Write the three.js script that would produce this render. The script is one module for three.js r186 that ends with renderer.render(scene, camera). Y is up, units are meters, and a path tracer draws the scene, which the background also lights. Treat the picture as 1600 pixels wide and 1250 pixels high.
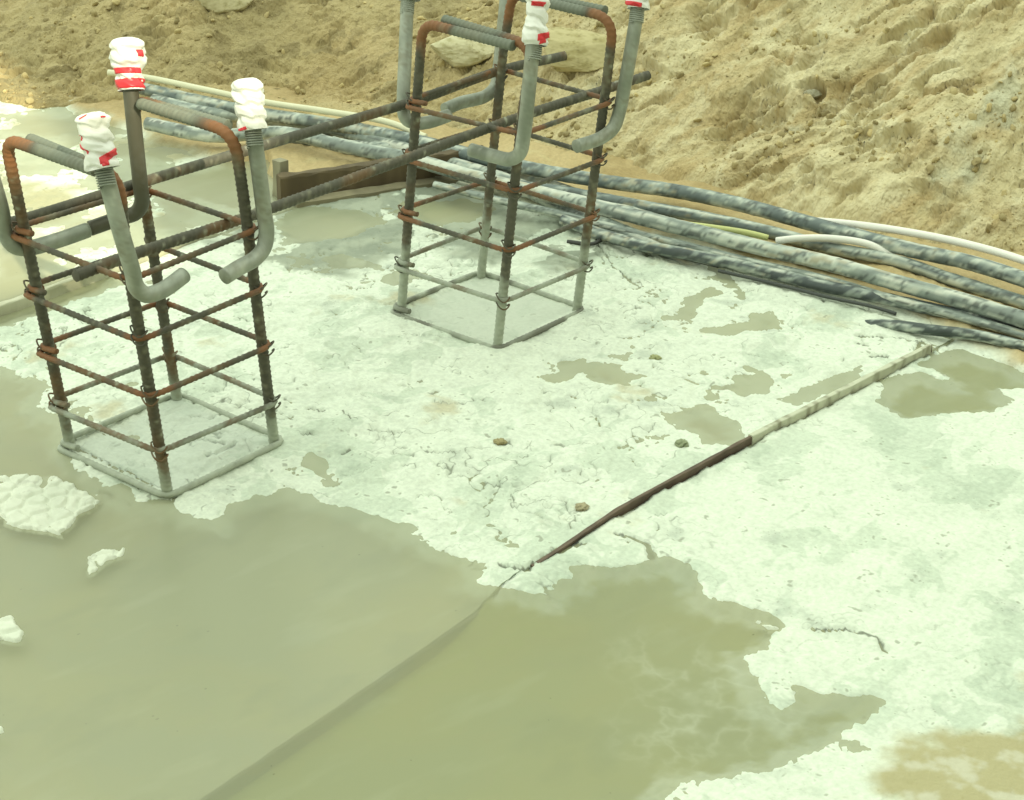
import * as THREE from 'three';
import { mergeGeometries, mergeVertices } from 'three/addons/utils/BufferGeometryUtils.js';

// ---------------------------------------------------------------- camera, sky, sun, exposure
const scene = new THREE.Scene();
const camera = new THREE.PerspectiveCamera(23.62, 1.28, 0.05, 400);
camera.position.set(-1.4597, 1.2974, 1.8124);
camera.up.set(0.33366, 0.89417, -0.29854);
camera.lookAt(-1.4597 + 0.68966, 1.2974 - 0.44744, 1.8124 - 0.56936);

const renderer = new THREE.WebGLRenderer({ antialias: true });
renderer.toneMapping = THREE.LinearToneMapping;
renderer.toneMappingExposure = 1.98;
renderer.shadowMap.enabled = true;

const SUN = new THREE.Vector3(-0.38, 0.66, 0.92).normalize();       // behind the camera, above the added sun screen
{
  const w = 256, h = 128, d = new Float32Array(w * h * 4);
  for (let j = 0; j < h; j++) for (let i = 0; i < w; i++) {
    const el = (j + 0.5) / h * Math.PI - Math.PI / 2, az = (i + 0.5) / w * 2 * Math.PI;
    const up = Math.max(0, Math.sin(el)), o = (j * w + i) * 4;
    const L = (0.62 + 0.42 * up) * (1 + 0.05 * Math.sin(az * 3 + 1) * Math.cos(el * 5) + 0.03 * Math.sin(az * 7 + el * 9));
    d[o] = 0.895 * L; d[o + 1] = 1.0 * L; d[o + 2] = 0.83 * L; d[o + 3] = 1;
  }
  const t = new THREE.DataTexture(d, w, h, THREE.RGBAFormat, THREE.FloatType);
  t.mapping = THREE.EquirectangularReflectionMapping; t.magFilter = t.minFilter = THREE.LinearFilter; t.wrapS = THREE.RepeatWrapping;
  t.needsUpdate = true;
  scene.background = t; scene.environment = t;
}
const sun = new THREE.DirectionalLight(new THREE.Color(1, 0.92, 0.70), 2.4);
sun.position.copy(SUN).multiplyScalar(14); sun.castShadow = true; sun.shadow.mapSize.set(4096, 4096);
Object.assign(sun.shadow.camera, { left: -7, right: 7, top: 7, bottom: -7, near: 0.5, far: 40 });
sun.shadow.bias = -0.0004; scene.add(sun); scene.add(sun.target);

// ---------------------------------------------------------------- helpers
let seed = 7;
const rnd = () => { seed |= 0; seed = seed + 0x6D2B79F5 | 0; let t = Math.imul(seed ^ seed >>> 15, 1 | seed); t = t + Math.imul(t ^ t >>> 7, 61 | t) ^ t; return ((t ^ t >>> 14) >>> 0) / 4294967296; };
const rr = (a, b) => a + (b - a) * rnd();
const PERM = new Uint8Array(512); { const p = [...Array(256).keys()]; for (let i = 255; i > 0; i--) { const j = Math.floor(rnd() * (i + 1)); [p[i], p[j]] = [p[j], p[i]]; } for (let i = 0; i < 512; i++) PERM[i] = p[i & 255]; }
const GX = [], GY = []; for (let i = 0; i < 256; i++) { const a = i / 256 * Math.PI * 2 * 37; GX.push(Math.cos(a)); GY.push(Math.sin(a)); }
function n2(x, y) {                                                 // gradient noise, about -0.7 to 0.7
  const xi = Math.floor(x), yi = Math.floor(y), fx = x - xi, fy = y - yi, X = xi & 255, Y = yi & 255;
  const u = fx * fx * fx * (fx * (fx * 6 - 15) + 10), v = fy * fy * fy * (fy * (fy * 6 - 15) + 10);
  const a = PERM[PERM[X] + Y], b = PERM[PERM[X + 1] + Y], c = PERM[PERM[X] + Y + 1], d = PERM[PERM[X + 1] + Y + 1];
  const p = GX[a] * fx + GY[a] * fy, q = GX[b] * (fx - 1) + GY[b] * fy, r = GX[c] * fx + GY[c] * (fy - 1), s = GX[d] * (fx - 1) + GY[d] * (fy - 1);
  return p + u * (q - p) + v * (r + u * (s - r) - p - u * (q - p));
}
function n3(x, y, z) { return (n2(x + z * 0.71 + 3.1, y - z * 0.63) + n2(y + 17.3, z + x * 0.37) + n2(z + 41.7, x - y * 0.45)) * 0.6; }
function fbm(x, y, o = 4, g = 0.5) { let s = 0, a = 1, t = 0; for (let i = 0; i < o; i++) { s += a * n2(x, y); t += a; a *= g; const q = x * 1.6 + y * 1.2 + 5.7; y = y * 1.6 - x * 1.2 + 9.3; x = q; } return s / t * 1.6; }
const ss = (a, b, x) => { const t = Math.min(1, Math.max(0, (x - a) / (b - a))); return t * t * (3 - 2 * t); };
const mix = (a, b, t) => a + (b - a) * t;
const mix3 = (a, b, t) => [a[0] + (b[0] - a[0]) * t, a[1] + (b[1] - a[1]) * t, a[2] + (b[2] - a[2]) * t];
const lerpPts = (pts, x) => { if (x <= pts[0][0]) return pts[0][1]; for (let i = 1; i < pts.length; i++) if (x < pts[i][0]) return mix(pts[i - 1][1], pts[i][1], (x - pts[i - 1][0]) / (pts[i][0] - pts[i - 1][0])); return pts[pts.length - 1][1]; };
const used = {};
function numbered(n) { used[n] = (used[n] || 0) + 1; return used[n] === 1 ? n : n + '_' + String(used[n] - 1).padStart(3, '0'); }
function mesh(name, g, m, parent) { const o = new THREE.Mesh(g, m); o.name = parent && parent !== scene ? name : numbered(name); o.castShadow = o.receiveShadow = true; (parent || scene).add(o); return o; }
function thing(name, label, category, pos, group) { const o = new THREE.Group(); o.name = numbered(name); o.position.set(...pos); scene.add(o); o.userData = { label, category }; if (group) o.userData.group = group; return o; }
function tag(o, label, category, group) { o.userData.label = label; o.userData.category = category; if (group) o.userData.group = group; return o; }
function struct(o, label, category) { o.userData.kind = 'structure'; return tag(o, label, category); }
const toS = v => { v = Math.min(1, Math.max(0, v)); return v < 0.0031308 ? v * 12.92 * 255 : (1.055 * Math.pow(v, 1 / 2.4) - 0.055) * 255; };
const LUT = new Uint8Array(4097); for (let i = 0; i <= 4096; i++) LUT[i] = Math.round(toS(i / 4096));
const s8 = v => LUT[v <= 0 ? 0 : v >= 1 ? 4096 : (v * 4096) | 0];
function paint(w, h, fn, srgb = true) {                            // fn(u, v) -> linear rgb (or plain values)
  const d = new Uint8Array(w * h * 4);
  for (let j = 0; j < h; j++) for (let i = 0; i < w; i++) { const c = fn((i + 0.5) / w, (j + 0.5) / h), o = (j * w + i) * 4; for (let k = 0; k < 3; k++) d[o + k] = srgb ? s8(c[k]) : Math.min(255, Math.max(0, c[k] * 255)); d[o + 3] = 255; }
  const t = new THREE.DataTexture(d, w, h); t.colorSpace = srgb ? THREE.SRGBColorSpace : THREE.NoColorSpace; t.magFilter = THREE.LinearFilter; t.minFilter = THREE.LinearMipmapLinearFilter; t.generateMipmaps = true; t.wrapS = t.wrapT = THREE.MirroredRepeatWrapping; t.needsUpdate = true; return t;
}
function sheet(xs, zs, hf, uvf, keep) {                             // height field over a grid; keep(x, z) drops cells
  const nx = xs.length, nz = zs.length, P = new Float32Array(nx * nz * 3), U = new Float32Array(nx * nz * 2), I = [];
  for (let j = 0; j < nz; j++) for (let i = 0; i < nx; i++) { const k = j * nx + i, p = hf(xs[i], zs[j]); if (typeof p === 'number') { P[k * 3] = xs[i]; P[k * 3 + 1] = p; P[k * 3 + 2] = zs[j]; } else { P[k * 3] = p[0]; P[k * 3 + 1] = p[1]; P[k * 3 + 2] = p[2]; } const u = uvf(P[k * 3], P[k * 3 + 2], xs[i], zs[j]); U[k * 2] = u[0]; U[k * 2 + 1] = u[1]; }
  for (let j = 0; j < nz - 1; j++) for (let i = 0; i < nx - 1; i++) { const a = j * nx + i; if (keep && !keep((xs[i] + xs[i + 1]) / 2, (zs[j] + zs[j + 1]) / 2)) continue; I.push(a, a + nx, a + 1, a + 1, a + nx, a + nx + 1); }
  const g = new THREE.BufferGeometry(); g.setAttribute('position', new THREE.BufferAttribute(P, 3)); g.setAttribute('uv', new THREE.BufferAttribute(U, 2)); g.setIndex(I); g.computeVertexNormals(); return g;
}
const range = (a, b, s) => { const n = Math.round((b - a) / s), r = []; for (let i = 0; i <= n; i++) r.push(a + (b - a) * i / n); return r; };
const outward = (a, b, s, lo, hi) => { const r = range(a, b, s); let d = s * 2, x = a; while (x > lo) { x -= d; d *= 1.6; r.unshift(Math.max(x, lo)); } d = s * 2; x = b; while (x < hi) { x += d; d *= 1.6; r.push(Math.min(x, hi)); } return r; };
// sweeps: a dense path, a radius per place, a colour per place
function fillet(pts, r, step) {                                     // straight runs joined by round bends
  const V = pts.map(p => new THREE.Vector3(...p)), out = [V[0]];
  for (let i = 1; i < V.length - 1; i++) {
    const a = V[i - 1].clone().sub(V[i]), b = V[i + 1].clone().sub(V[i]), la = a.length(), lb = b.length(); a.normalize(); b.normalize();
    const ang = a.angleTo(b), d = Math.min(r / Math.tan(ang / 2), la * 0.49, lb * 0.49), s = V[i].clone().addScaledVector(a, d), e = V[i].clone().addScaledVector(b, d);
    for (let k = 0; k <= 10; k++) { const t = k / 10; out.push(s.clone().multiplyScalar((1 - t) * (1 - t)).addScaledVector(V[i], 2 * t * (1 - t)).addScaledVector(e, t * t)); }
  }
  out.push(V[V.length - 1]); return resample(out, step);
}
function resample(pts, step) {
  const L = [0]; for (let i = 1; i < pts.length; i++) L.push(L[i - 1] + pts[i].distanceTo(pts[i - 1]));
  const T = L[L.length - 1], n = Math.max(2, Math.round(T / step)), out = []; let j = 0;
  for (let i = 0; i <= n; i++) { const s = T * i / n; while (j < L.length - 2 && L[j + 1] < s) j++; out.push(pts[j].clone().lerp(pts[j + 1], Math.min(1, (s - L[j]) / Math.max(1e-9, L[j + 1] - L[j])))); }
  return out;
}
const spline = (pts, step) => resample(new THREE.CatmullRomCurve3(pts.map(p => new THREE.Vector3(...p)), false, 'centripetal').getPoints(pts.length * 30), step);
function sweep(path, nr, radius, color, closed = false) {
  const n = path.length, P = [], C = [], I = []; let N = null; let s = 0;
  for (let i = 0; i < n; i++) {
    const a = path[closed ? (i + n - 1) % n : Math.max(0, i - 1)], b = path[closed ? (i + 1) % n : Math.min(n - 1, i + 1)], T = b.clone().sub(a).normalize();
    if (!N) { N = Math.abs(T.y) < 0.9 ? new THREE.Vector3(0, 1, 0) : new THREE.Vector3(1, 0, 0); }
    N.addScaledVector(T, -N.dot(T)).normalize(); const B = T.clone().cross(N);
    if (i) s += path[i].distanceTo(path[i - 1]);
    for (let k = 0; k < nr; k++) {
      const f = k / nr * Math.PI * 2, r = radius(s, f, path[i], i / (n - 1)), c = Math.cos(f) * r, d = Math.sin(f) * r;
      const x = path[i].x + N.x * c + B.x * d, y = path[i].y + N.y * c + B.y * d, z = path[i].z + N.z * c + B.z * d;
      P.push(x, y, z); const q = color(x, y, z, s, f); C.push(...q);
    }
  }
  const m = closed ? n : n - 1;
  for (let i = 0; i < m; i++) for (let k = 0; k < nr; k++) { const a = i * nr + k, b = i * nr + (k + 1) % nr, c = ((i + 1) % n) * nr + k, d = ((i + 1) % n) * nr + (k + 1) % nr; I.push(a, b, c, b, d, c); }
  if (!closed) for (const e of [0, n - 1]) { const p = path[e]; P.push(p.x, p.y, p.z); const o = e * nr * 3; C.push(C[o], C[o + 1], C[o + 2]); const ci = P.length / 3 - 1; for (let k = 0; k < nr; k++) { const a = e * nr + k, b = e * nr + (k + 1) % nr; if (e) I.push(ci, a, b); else I.push(ci, b, a); } }
  const g = new THREE.BufferGeometry(); g.setAttribute('position', new THREE.Float32BufferAttribute(P, 3)); g.setAttribute('color', new THREE.Float32BufferAttribute(C, 3)); g.setIndex(I); g.computeVertexNormals(); return g;
}

// ---------------------------------------------------------------- the wet ground: where water stands (plan outlines in metres)
const POOLS = [
  [[-0.102,-0.722],[0.042,-0.596],[0.095,-0.503],[0.109,-0.403],[0.036,-0.354],[0.035,-0.278],[-0.013,-0.212],[-0.053,-0.088],[-0.053,-0.021],[-0.011,0.012],[-0.018,0.057],[-0.002,0.108],[0.034,0.077],[0.098,0.101],[0.117,0.103],[0.127,0.141],[0.133,0.209],[0.156,0.305],[0.136,0.315],[0.145,0.384],[0.153,0.437],[0.100,0.451],[0.118,0.479],[0.125,0.510],[0.146,0.556],[0.186,0.544],[0.199,0.559],[0.213,0.528],[0.256,0.572],[0.294,0.596],[0.320,0.613],[0.321,0.627],[0.284,0.679],[0.276,0.704],[0.287,0.750],[0.298,0.795],[0.274,0.811],[0.226,0.809],[0.197,0.797],[0.181,0.830],[0.137,0.868],[0.127,0.914],[0.161,0.914],[0.183,0.891],[0.192,0.921],[0.206,0.947],[0.230,0.984],[0.143,0.968],[0.045,0.946],[-0.048,0.882],[-0.102,0.879],[-0.232,0.810],[-0.632,0.763],[-0.755,0.211]],
  [[0.698,0.180],[0.729,0.187],[0.731,0.230],[0.739,0.267],[0.705,0.262],[0.684,0.222]],
  [[0.652,0.367],[0.708,0.398],[0.712,0.465],[0.654,0.492],[0.621,0.470],[0.644,0.420]],
  [[0.934,0.484],[1.008,0.497],[0.934,0.518],[0.817,0.487],[0.817,0.471]],
  [[0.966,0.153],[1.092,0.131],[1.091,0.151],[0.963,0.189],[0.930,0.153]],
  [[0.748,-0.442],[0.781,-0.427],[0.781,-0.348],[0.743,-0.390]],
  [[0.981,0.560],[1.005,0.562],[1.040,0.582],[1.036,0.618],[1.041,0.638],[1.079,0.595],[1.065,0.568],[1.067,0.562],[1.165,0.583],[1.160,0.631],[1.162,0.669],[1.147,0.704],[1.169,0.780],[1.106,0.724],[1.077,0.696],[1.047,0.728],[0.994,0.717],[0.926,0.657],[0.890,0.633],[0.918,0.584]],
  [[0.805,-0.632],[0.895,-0.656],[0.956,-0.565],[0.952,-0.495],[0.874,-0.485],[0.804,-0.515],[0.755,-0.546]],
  [[0.372,-0.878],[0.411,-0.748],[0.448,-0.622],[0.338,-0.622],[0.190,-0.631],[0.136,-0.729]],
  [[1.020,-0.494],[1.137,-0.467],[1.147,-0.380],[1.064,-0.372],[1.004,-0.414]],
  [[0.950,-0.967],[1.040,-0.897],[0.946,-0.780],[0.810,-0.724],[0.791,-0.846],[0.828,-0.962]],
];
function sdPoly(poly, x, z) {                                       // signed distance, negative inside
  let d = 1e9, s = 1;
  for (let i = 0, j = poly.length - 1; i < poly.length; j = i++) {
    const ex = poly[j][0] - poly[i][0], ez = poly[j][1] - poly[i][1], wx = x - poly[i][0], wz = z - poly[i][1];
    const t = Math.min(1, Math.max(0, (wx * ex + wz * ez) / (ex * ex + ez * ez))), bx = wx - ex * t, bz = wz - ez * t;
    d = Math.min(d, bx * bx + bz * bz);
    const c1 = z >= poly[i][1], c2 = z < poly[j][1], c3 = ex * wz > ez * wx;
    if ((c1 && c2 && c3) || (!c1 && !c2 && !c3)) s = -s;
  }
  return s * Math.sqrt(d);
}
const GB = [-1.1, -2.0, 1.9, 1.75], GS = 0.008, GNX = Math.round((GB[2] - GB[0]) / GS) + 1, GNZ = Math.round((GB[3] - GB[1]) / GS) + 1;
const SDF = new Float32Array(GNX * GNZ);
for (let j = 0; j < GNZ; j++) for (let i = 0; i < GNX; i++) { let d = 9; const x = GB[0] + i * GS, z = GB[1] + j * GS; for (const p of POOLS) d = Math.min(d, sdPoly(p, x, z)); SDF[j * GNX + i] = d; }
function sdRaw(x, z) {
  const u = Math.min(GNX - 1.001, Math.max(0, (x - GB[0]) / GS)), v = Math.min(GNZ - 1.001, Math.max(0, (z - GB[1]) / GS)), i = Math.floor(u), j = Math.floor(v), a = u - i, b = v - j, k = j * GNX + i;
  return (SDF[k] * (1 - a) + SDF[k + 1] * a) * (1 - b) + (SDF[k + GNX] * (1 - a) + SDF[k + GNX + 1] * a) * b;
}
const shore = (x, z) => sdRaw(x + 0.014 * n2(x * 16, z * 16), z + 0.014 * n2(x * 16 + 40, z * 16)) + 0.010 * n2(x * 45, z * 45 + 7) + 0.006 * n2(x * 110, z * 110 + 3) + 0.003 * n2(x * 230, z * 230);
const EDGE = [[-0.9, 0.515], [-0.4, 0.508], [0.1, 0.488], [0.187, 0.49], [0.364, 0.492], [0.654, 0.509], [1.1, 0.548], [1.2, 0.556]];
const slabEdge = x => lerpPts(EDGE, x);
const SLAB = { x0: -1.05, x1: 1.185, z0: -0.66 };
const FLAKE = (x, z) => { const f = fbm(x * 9 + 3, z * 9 + 1, 3) * 3.2, k = Math.floor(f), t = f - k; return k + ss(0.80, 1.0, t); };   // layered skins with edges
const CRACKS = [[[1.090,0.437],[1.121,0.478],[1.145,0.524],[1.137,0.555]],[[1.145,0.524],[1.110,0.532]],[[1.061,0.448],[1.068,0.468]],[[1.039,0.497],[1.049,0.514]],[[0.176,0.494],[0.218,0.486],[0.250,0.493],[0.275,0.507]],[[0.161,0.458],[0.163,0.478],[0.176,0.494]],[[0.325,0.520],[0.330,0.543],[0.333,0.567],[0.311,0.591]],[[0.302,0.843],[0.328,0.873],[0.336,0.913],[0.319,0.936]],[[0.311,-0.046],[0.320,-0.021]],[[0.339,0.000],[0.327,0.018],[0.328,0.044]],[[0.316,0.074],[0.331,0.099],[0.345,0.131]],[[0.242,0.095],[0.257,0.100]],[[0.247,0.006],[0.257,0.022]],[[0.000,-0.212],[0.006,-0.162],[0.006,-0.091],[0.005,-0.023]],[[0.129,-0.097],[0.146,-0.048]],[[0.102,-0.040],[0.123,-0.030],[0.158,-0.034]],[[1.129,-0.135],[1.056,-0.036],[1.017,0.049]]]
  .map((p, i) => ({ p, w: i < 7 ? 0.0042 : 0.0022, b: [Math.min(...p.map(q => q[0])) - 0.03, Math.max(...p.map(q => q[0])) + 0.03, Math.min(...p.map(q => q[1])) - 0.03, Math.max(...p.map(q => q[1])) + 0.03] }));
function cracked(x, z) {                                            // 1 in the middle of an open crack, 0 away from it
  let best = 9; const wx = x + 0.007 * n2(x * 60, z * 60) + 0.003 * n2(x * 160, z * 160), wz = z + 0.007 * n2(x * 60 + 50, z * 60) + 0.003 * n2(x * 160, z * 160 + 30);
  for (const { p, w, b } of CRACKS) { if (x < b[0] || x > b[1] || z < b[2] || z > b[3]) continue; for (let i = 1; i < p.length; i++) { const ex = p[i][0] - p[i - 1][0], ez = p[i][1] - p[i - 1][1], t = Math.min(1, Math.max(0, ((wx - p[i - 1][0]) * ex + (wz - p[i - 1][1]) * ez) / (ex * ex + ez * ez))); best = Math.min(best, Math.hypot(wx - p[i - 1][0] - ex * t, wz - p[i - 1][1] - ez * t) / w); } }
  const wd = 0.75 + 1.0 * n2(x * 38, z * 38); const c = ss(wd + 0.35, wd * 0.5, best);
  // fine short breaks everywhere in the skin
  const m = fbm(x * 4.5 + 60, z * 4.5, 3), l = Math.abs(fbm(x * 13 + 20, z * 13 + 4, 3)), k = n2(x * 33, z * 33);
  const f = ss(0.020, 0.006, l) * ss(0.0, 0.25, m + 0.8 * k), m2 = n2(x * 11 + 9, z * 11 + 70), l2 = Math.abs(fbm(x * 31 + 5, z * 31, 2)), f2 = ss(0.05, 0.015, l2) * ss(0.22, 0.4, m2 + 0.5 * n2(x * 60, z * 60 + 8));
  const far = z > 0.56 ? 0.35 : 1; return Math.max(c, 0.75 * f * far, 0.38 * f2 * far);
}
const SHALLOW = [[-0.288,0.645],[-0.179,0.765],[-0.086,0.861],[0.020,0.911],[0.130,0.922],[0.186,0.958],[0.182,1.01],[0.124,1.016],[0.012,0.985],[-0.115,0.906],[-0.217,0.80]];
function shallow(x, z) { const d = sdPoly(SHALLOW, x, z); return d > 0.12 ? 0 : ss(0.06, -0.03, d + 0.05 * fbm(x * 11, z * 11, 3) + 0.02 * n2(x * 55, z * 55)); }   // skin just awash
function crust(x, z, sd) {                                          // height of the pale cement skin
  const lump = 0.0024 * fbm(x * 12, z * 12, 4) + 0.0008 * Math.abs(fbm(x * 36, z * 36, 3)), skin = 0.0026 * FLAKE(x, z), fine = 0.0009 * n2(x * 95, z * 95) + 0.0005 * n2(x * 210, z * 210);
  const rim = ss(0, 0.018, sd) * 0.0032 + ss(0.01, 0.2, sd) * 0.004 - 0.0065 * cracked(x, z) - 0.0022 * shallow(x, z) * (1 + 0.5 * n2(x * 26, z * 26));
  return -0.0006 + rim + (lump + skin * (z > 0.5 ? 1 - 0.6 * ss(0.5, 0.6, z) : 1) + fine) * (1 - 0.45 * ss(0.5, 0.62, z)) * (0.45 + 0.55 * ss(0, 0.05, sd));
}
const SANDX = [[-1.6, 1.02], [-1.2, 0.95], [-0.95, 0.96], [-0.74, 0.97], [-0.66, 1.2], [0.5, 1.22], [0.7, 1.17], [1.0, 1.3], [2, 1.3]];   // where the sand at the foot of the bank begins
const BROWN = [[0.179, 1.054], [0.258, 1.100], [0.318, 1.149], [0.139, 1.236], [0.077, 1.164], [0.080, 1.071]];
function isSand(x, z) {
  const w = 0.05 * fbm(x * 6, z * 6, 3) + 0.012 * n2(x * 50, z * 50);
  return ss(-0.02, 0.03, x - lerpPts(SANDX, z) + w);
}
const insideSlab = (x, z) => x > SLAB.x0 && x < SLAB.x1 && z > SLAB.z0 && z < slabEdge(x);
function groundH(x, z) {
  const sd = shore(x, z), sand = isSand(x, z);
  const deep = z > 0 ? -0.034 - 0.012 * ss(0.02, 0.2, z - slabEdge(x)) : -0.025;
  let land = crust(x, z, sd);
  if (z < SLAB.z0) land = -0.0012 + 0.011 * fbm(x * 7, z * 7, 4) + 0.003 * n2(x * 60, z * 60);   // flooded trench behind the slab: half under water
  land = mix(land, 0.012 + 0.02 * fbm(x * 5, z * 5, 5) + 0.004 * n2(x * 70, z * 70), sand);
  let h = mix(deep * (0.25 + 0.75 * ss(0, 0.12, -sd)), land, ss(-0.006, 0.004, sd));
  const b = Math.min(x - GB[0], GB[2] - x, z - GB[1], GB[3] - z); h = mix(0.035, h, ss(0, 0.2, b));
  return h;
}
// colours of dry things, linear
const WHITE = [0.64, 0.68, 0.57], GREEN = [0.50, 0.56, 0.45], GREY = [0.38, 0.42, 0.35], SAND = [0.455, 0.35, 0.175], SAND2 = [0.335, 0.245, 0.105], MUD = [0.30, 0.27, 0.135];
function crustColor(x, z) {
  const a = fbm(x * 2.3 + 11, z * 2.3, 4), b = fbm(x * 11, z * 11 + 5, 4), c = n2(x * 130, z * 130), d = n2(x * 320, z * 320), e = fbm(x * 26 + 7, z * 26, 3);
  const fl = fbm(x * 7 + 0.6 * n2(x * 20, z * 20), z * 7 + 50, 5, 0.6) + 0.35 * a;                              // white flakes lying on damper, greyer film
  let q = mix3(WHITE, GREEN, 0.35 * ss(-0.15, 0.65, a * 0.7 + b * 0.55) + 0.65 * ss(0.10, 0.16, fl));
  q = mix3(q, [0.43, 0.49, 0.39], 0.55 * ss(0.36, 0.42, fl));
  q = mix3(q, GREY, 0.7 * ss(0.28, 0.75, b + 0.35 * e - 0.25 * a));
  q = mix3(q, [0.46, 0.41, 0.25], 0.65 * ss(0.30, 0.55, fbm(x * 5 + 31, z * 5 + 17, 5, 0.6)));                    // dried silt patches
  q = mix3(q, [0.24, 0.25, 0.19], 0.75 * ss(0.34, 0.46, c * 0.55 + e * 0.55));                               // grit and flecks
  q = mix3(q, [0.20, 0.20, 0.15], 0.7 * ss(0.40, 0.48, d * 0.75 + b * 0.25));
  q = mix3(q, [0.13, 0.14, 0.10], 0.85 * cracked(x, z));                                                   // muddy dark tone painted in the cracks, adding shade their relief lacks
  const t = 1 + 0.16 * c + 0.12 * d + 0.11 * e; return [q[0] * t, q[1] * t, q[2] * t];
}
function sandColor(x, z) {
  const a = fbm(x * 3 + 1, z * 3, 4), b = fbm(x * 19, z * 19, 4), c = n2(x * 150, z * 150), d = n2(x * 340, z * 340);
  let q = mix3(SAND, SAND2, ss(-0.2, 0.6, a + 0.4 * b)); q = mix3(q, [0.50, 0.42, 0.22], 0.6 * ss(0.1, 0.6, b - a * 0.4)); q = mix3(q, [0.15, 0.115, 0.05], 0.6 * ss(0.38, 0.52, c * 0.7 + b * 0.3));
  const t = 1 + 0.16 * c + 0.13 * d; return [q[0] * t, q[1] * t, q[2] * t];
}
function groundColor(x, z) {
  const sand = isSand(x, z); let q = crustColor(x, z);
  if (z < SLAB.z0) q = mix3(q, MUD, 0.8 * ss(0.0, 0.5, fbm(x * 6 + 3, z * 6 + 8, 4) + 0.15));
  q = mix3(q, sandColor(x, z), sand);
  if (z > 0.95) { const bw = ss(0.03, -0.02, sdPoly(BROWN, x, z) + 0.06 * fbm(x * 13, z * 13, 4)); q = mix3(q, mix3([0.37, 0.32, 0.155], [0.49, 0.46, 0.33], ss(0.0, 0.4, fbm(x * 22, z * 22, 4))), bw * 0.9); }
  return mix3(z > 0 ? [0.275, 0.285, 0.095] : [0.30, 0.29, 0.16], q, ss(-0.03, -0.004, shore(x, z) + 0.012 * n2(x * 50, z * 50)));
}
const fineBump = (f, a, b) => paint(1024, 1024, (u, v) => { const x = u * f, y = v * f; const q = 0.5 + 0.28 * fbm(x * a, y * a, 4) + 0.16 * n2(x * b, y * b); return [q, q, q]; }, false);
const gw = GB[2] - GB[0], gd = GB[3] - GB[1];
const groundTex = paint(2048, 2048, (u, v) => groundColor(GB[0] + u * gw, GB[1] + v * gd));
const groundMat = new THREE.MeshStandardMaterial({ map: groundTex, roughness: 0.82 });
groundMat.bumpMap = fineBump(1, 90, 230); groundMat.bumpMap.repeat.set(3, 3.75); groundMat.bumpScale = 0.0022;
struct(mesh('ground', sheet(outward(GB[0], GB[2], 0.0055, -60, 60), outward(GB[1], GB[3], 0.0055, -60, 60), (x, z) => {
  if (x < GB[0] || x > GB[2] || z < GB[1] || z > GB[3]) return x > GB[2] ? -0.4 : 0.035 + 0.15 * (fbm(x * 0.3, z * 0.3, 3)) * ss(0, 6, Math.hypot(x, z) - 4);
  return (z > 0.3 && x < 0.2 ? insideSlab(x, z + 0.003) : insideSlab(x, z - 0.004) || insideSlab(x, z + 0.004)) ? Math.min(-0.14, groundH(x, z)) : x > 1.75 ? mix(groundH(x, z), -0.4, ss(1.75, 1.9, x)) : groundH(x, z);
}, (x, z) => [(x - GB[0]) / gw, (z - GB[1]) / gd], (x, z) => !insideSlab(x - 0.02, z - 0.02) || !insideSlab(x + 0.02, z + 0.02) || !insideSlab(x - 0.02, z + 0.02)), groundMat),
  'pale wet cement slurry and muddy ground around the slab', 'ground');

// the concrete slab: its top skin, then its four sides
function slabH(x, z) {
  const sd = shore(x, z); let land = crust(x, z, sd);
  const cageIn = Math.max(ss(0.012, 0, Math.max(Math.abs(x - 0.762) - 0.1, Math.abs(z + 0.077) - 0.1)), 0); land = mix(land, 0.0035 + 0.0012 * fbm(x * 30, z * 30, 3), cageIn);
  return mix(-0.004 - 0.011 * ss(0, 0.05, -sd) - 0.012 * ss(0, 0.5, -sd), land, ss(-0.009, 0.002, sd));
}
const DAMP_SHADE = [[0.737,-0.695],[1.003,-0.672],[1.16,-0.60],[1.16,-0.46],[1.13,-0.26],[1.085,-0.12],[0.985,-0.12],[0.935,-0.27],[0.905,-0.37],[0.819,-0.365],[0.72,-0.41],[0.665,-0.51],[0.68,-0.60]];
function slabColor(x, z) {
  let q = crustColor(x, z);
  const dm = sdPoly(DAMP_SHADE, x, z); if (dm < 0.15) q = mix3(q, mix3([0.20, 0.225, 0.17], [0.31, 0.335, 0.255], ss(-0.3, 0.4, fbm(x * 15, z * 15, 4))), 0.92 * ss(0.05, 0.0, dm + 0.08 * fbm(x * 9 + 3, z * 9, 4)) * (1 - 0.8 * ss(0.16, 0.20, fbm(x * 8 + 70, z * 8, 5))));   // damp bare concrete between pale flakes, corner shade also painted into its tone
  const i1 = ss(0.008, -0.004, Math.max(Math.abs(x - 0.762) - 0.1, Math.abs(z + 0.077) - 0.1)), i0 = ss(0.01, -0.006, Math.max(Math.abs(x - 0.1) - 0.1, Math.abs(z + 0.105) - 0.1));
  q = mix3(q, mix3([0.52, 0.56, 0.47], q, 0.3), i1 * 0.9); q = mix3(q, [0.47, 0.52, 0.45], i0 * 0.5);
  const sd = shore(x, z); return mix3(mix3([0.455, 0.445, 0.32], [0.405, 0.41, 0.32], ss(-0.3, 0.4, fbm(x * 3, z * 3, 4) + 0.4 * fbm(x * 9, z * 13 + 4, 3))), q, ss(-0.03, -0.004, sd + 0.012 * n2(x * 50, z * 50)));
}
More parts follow.
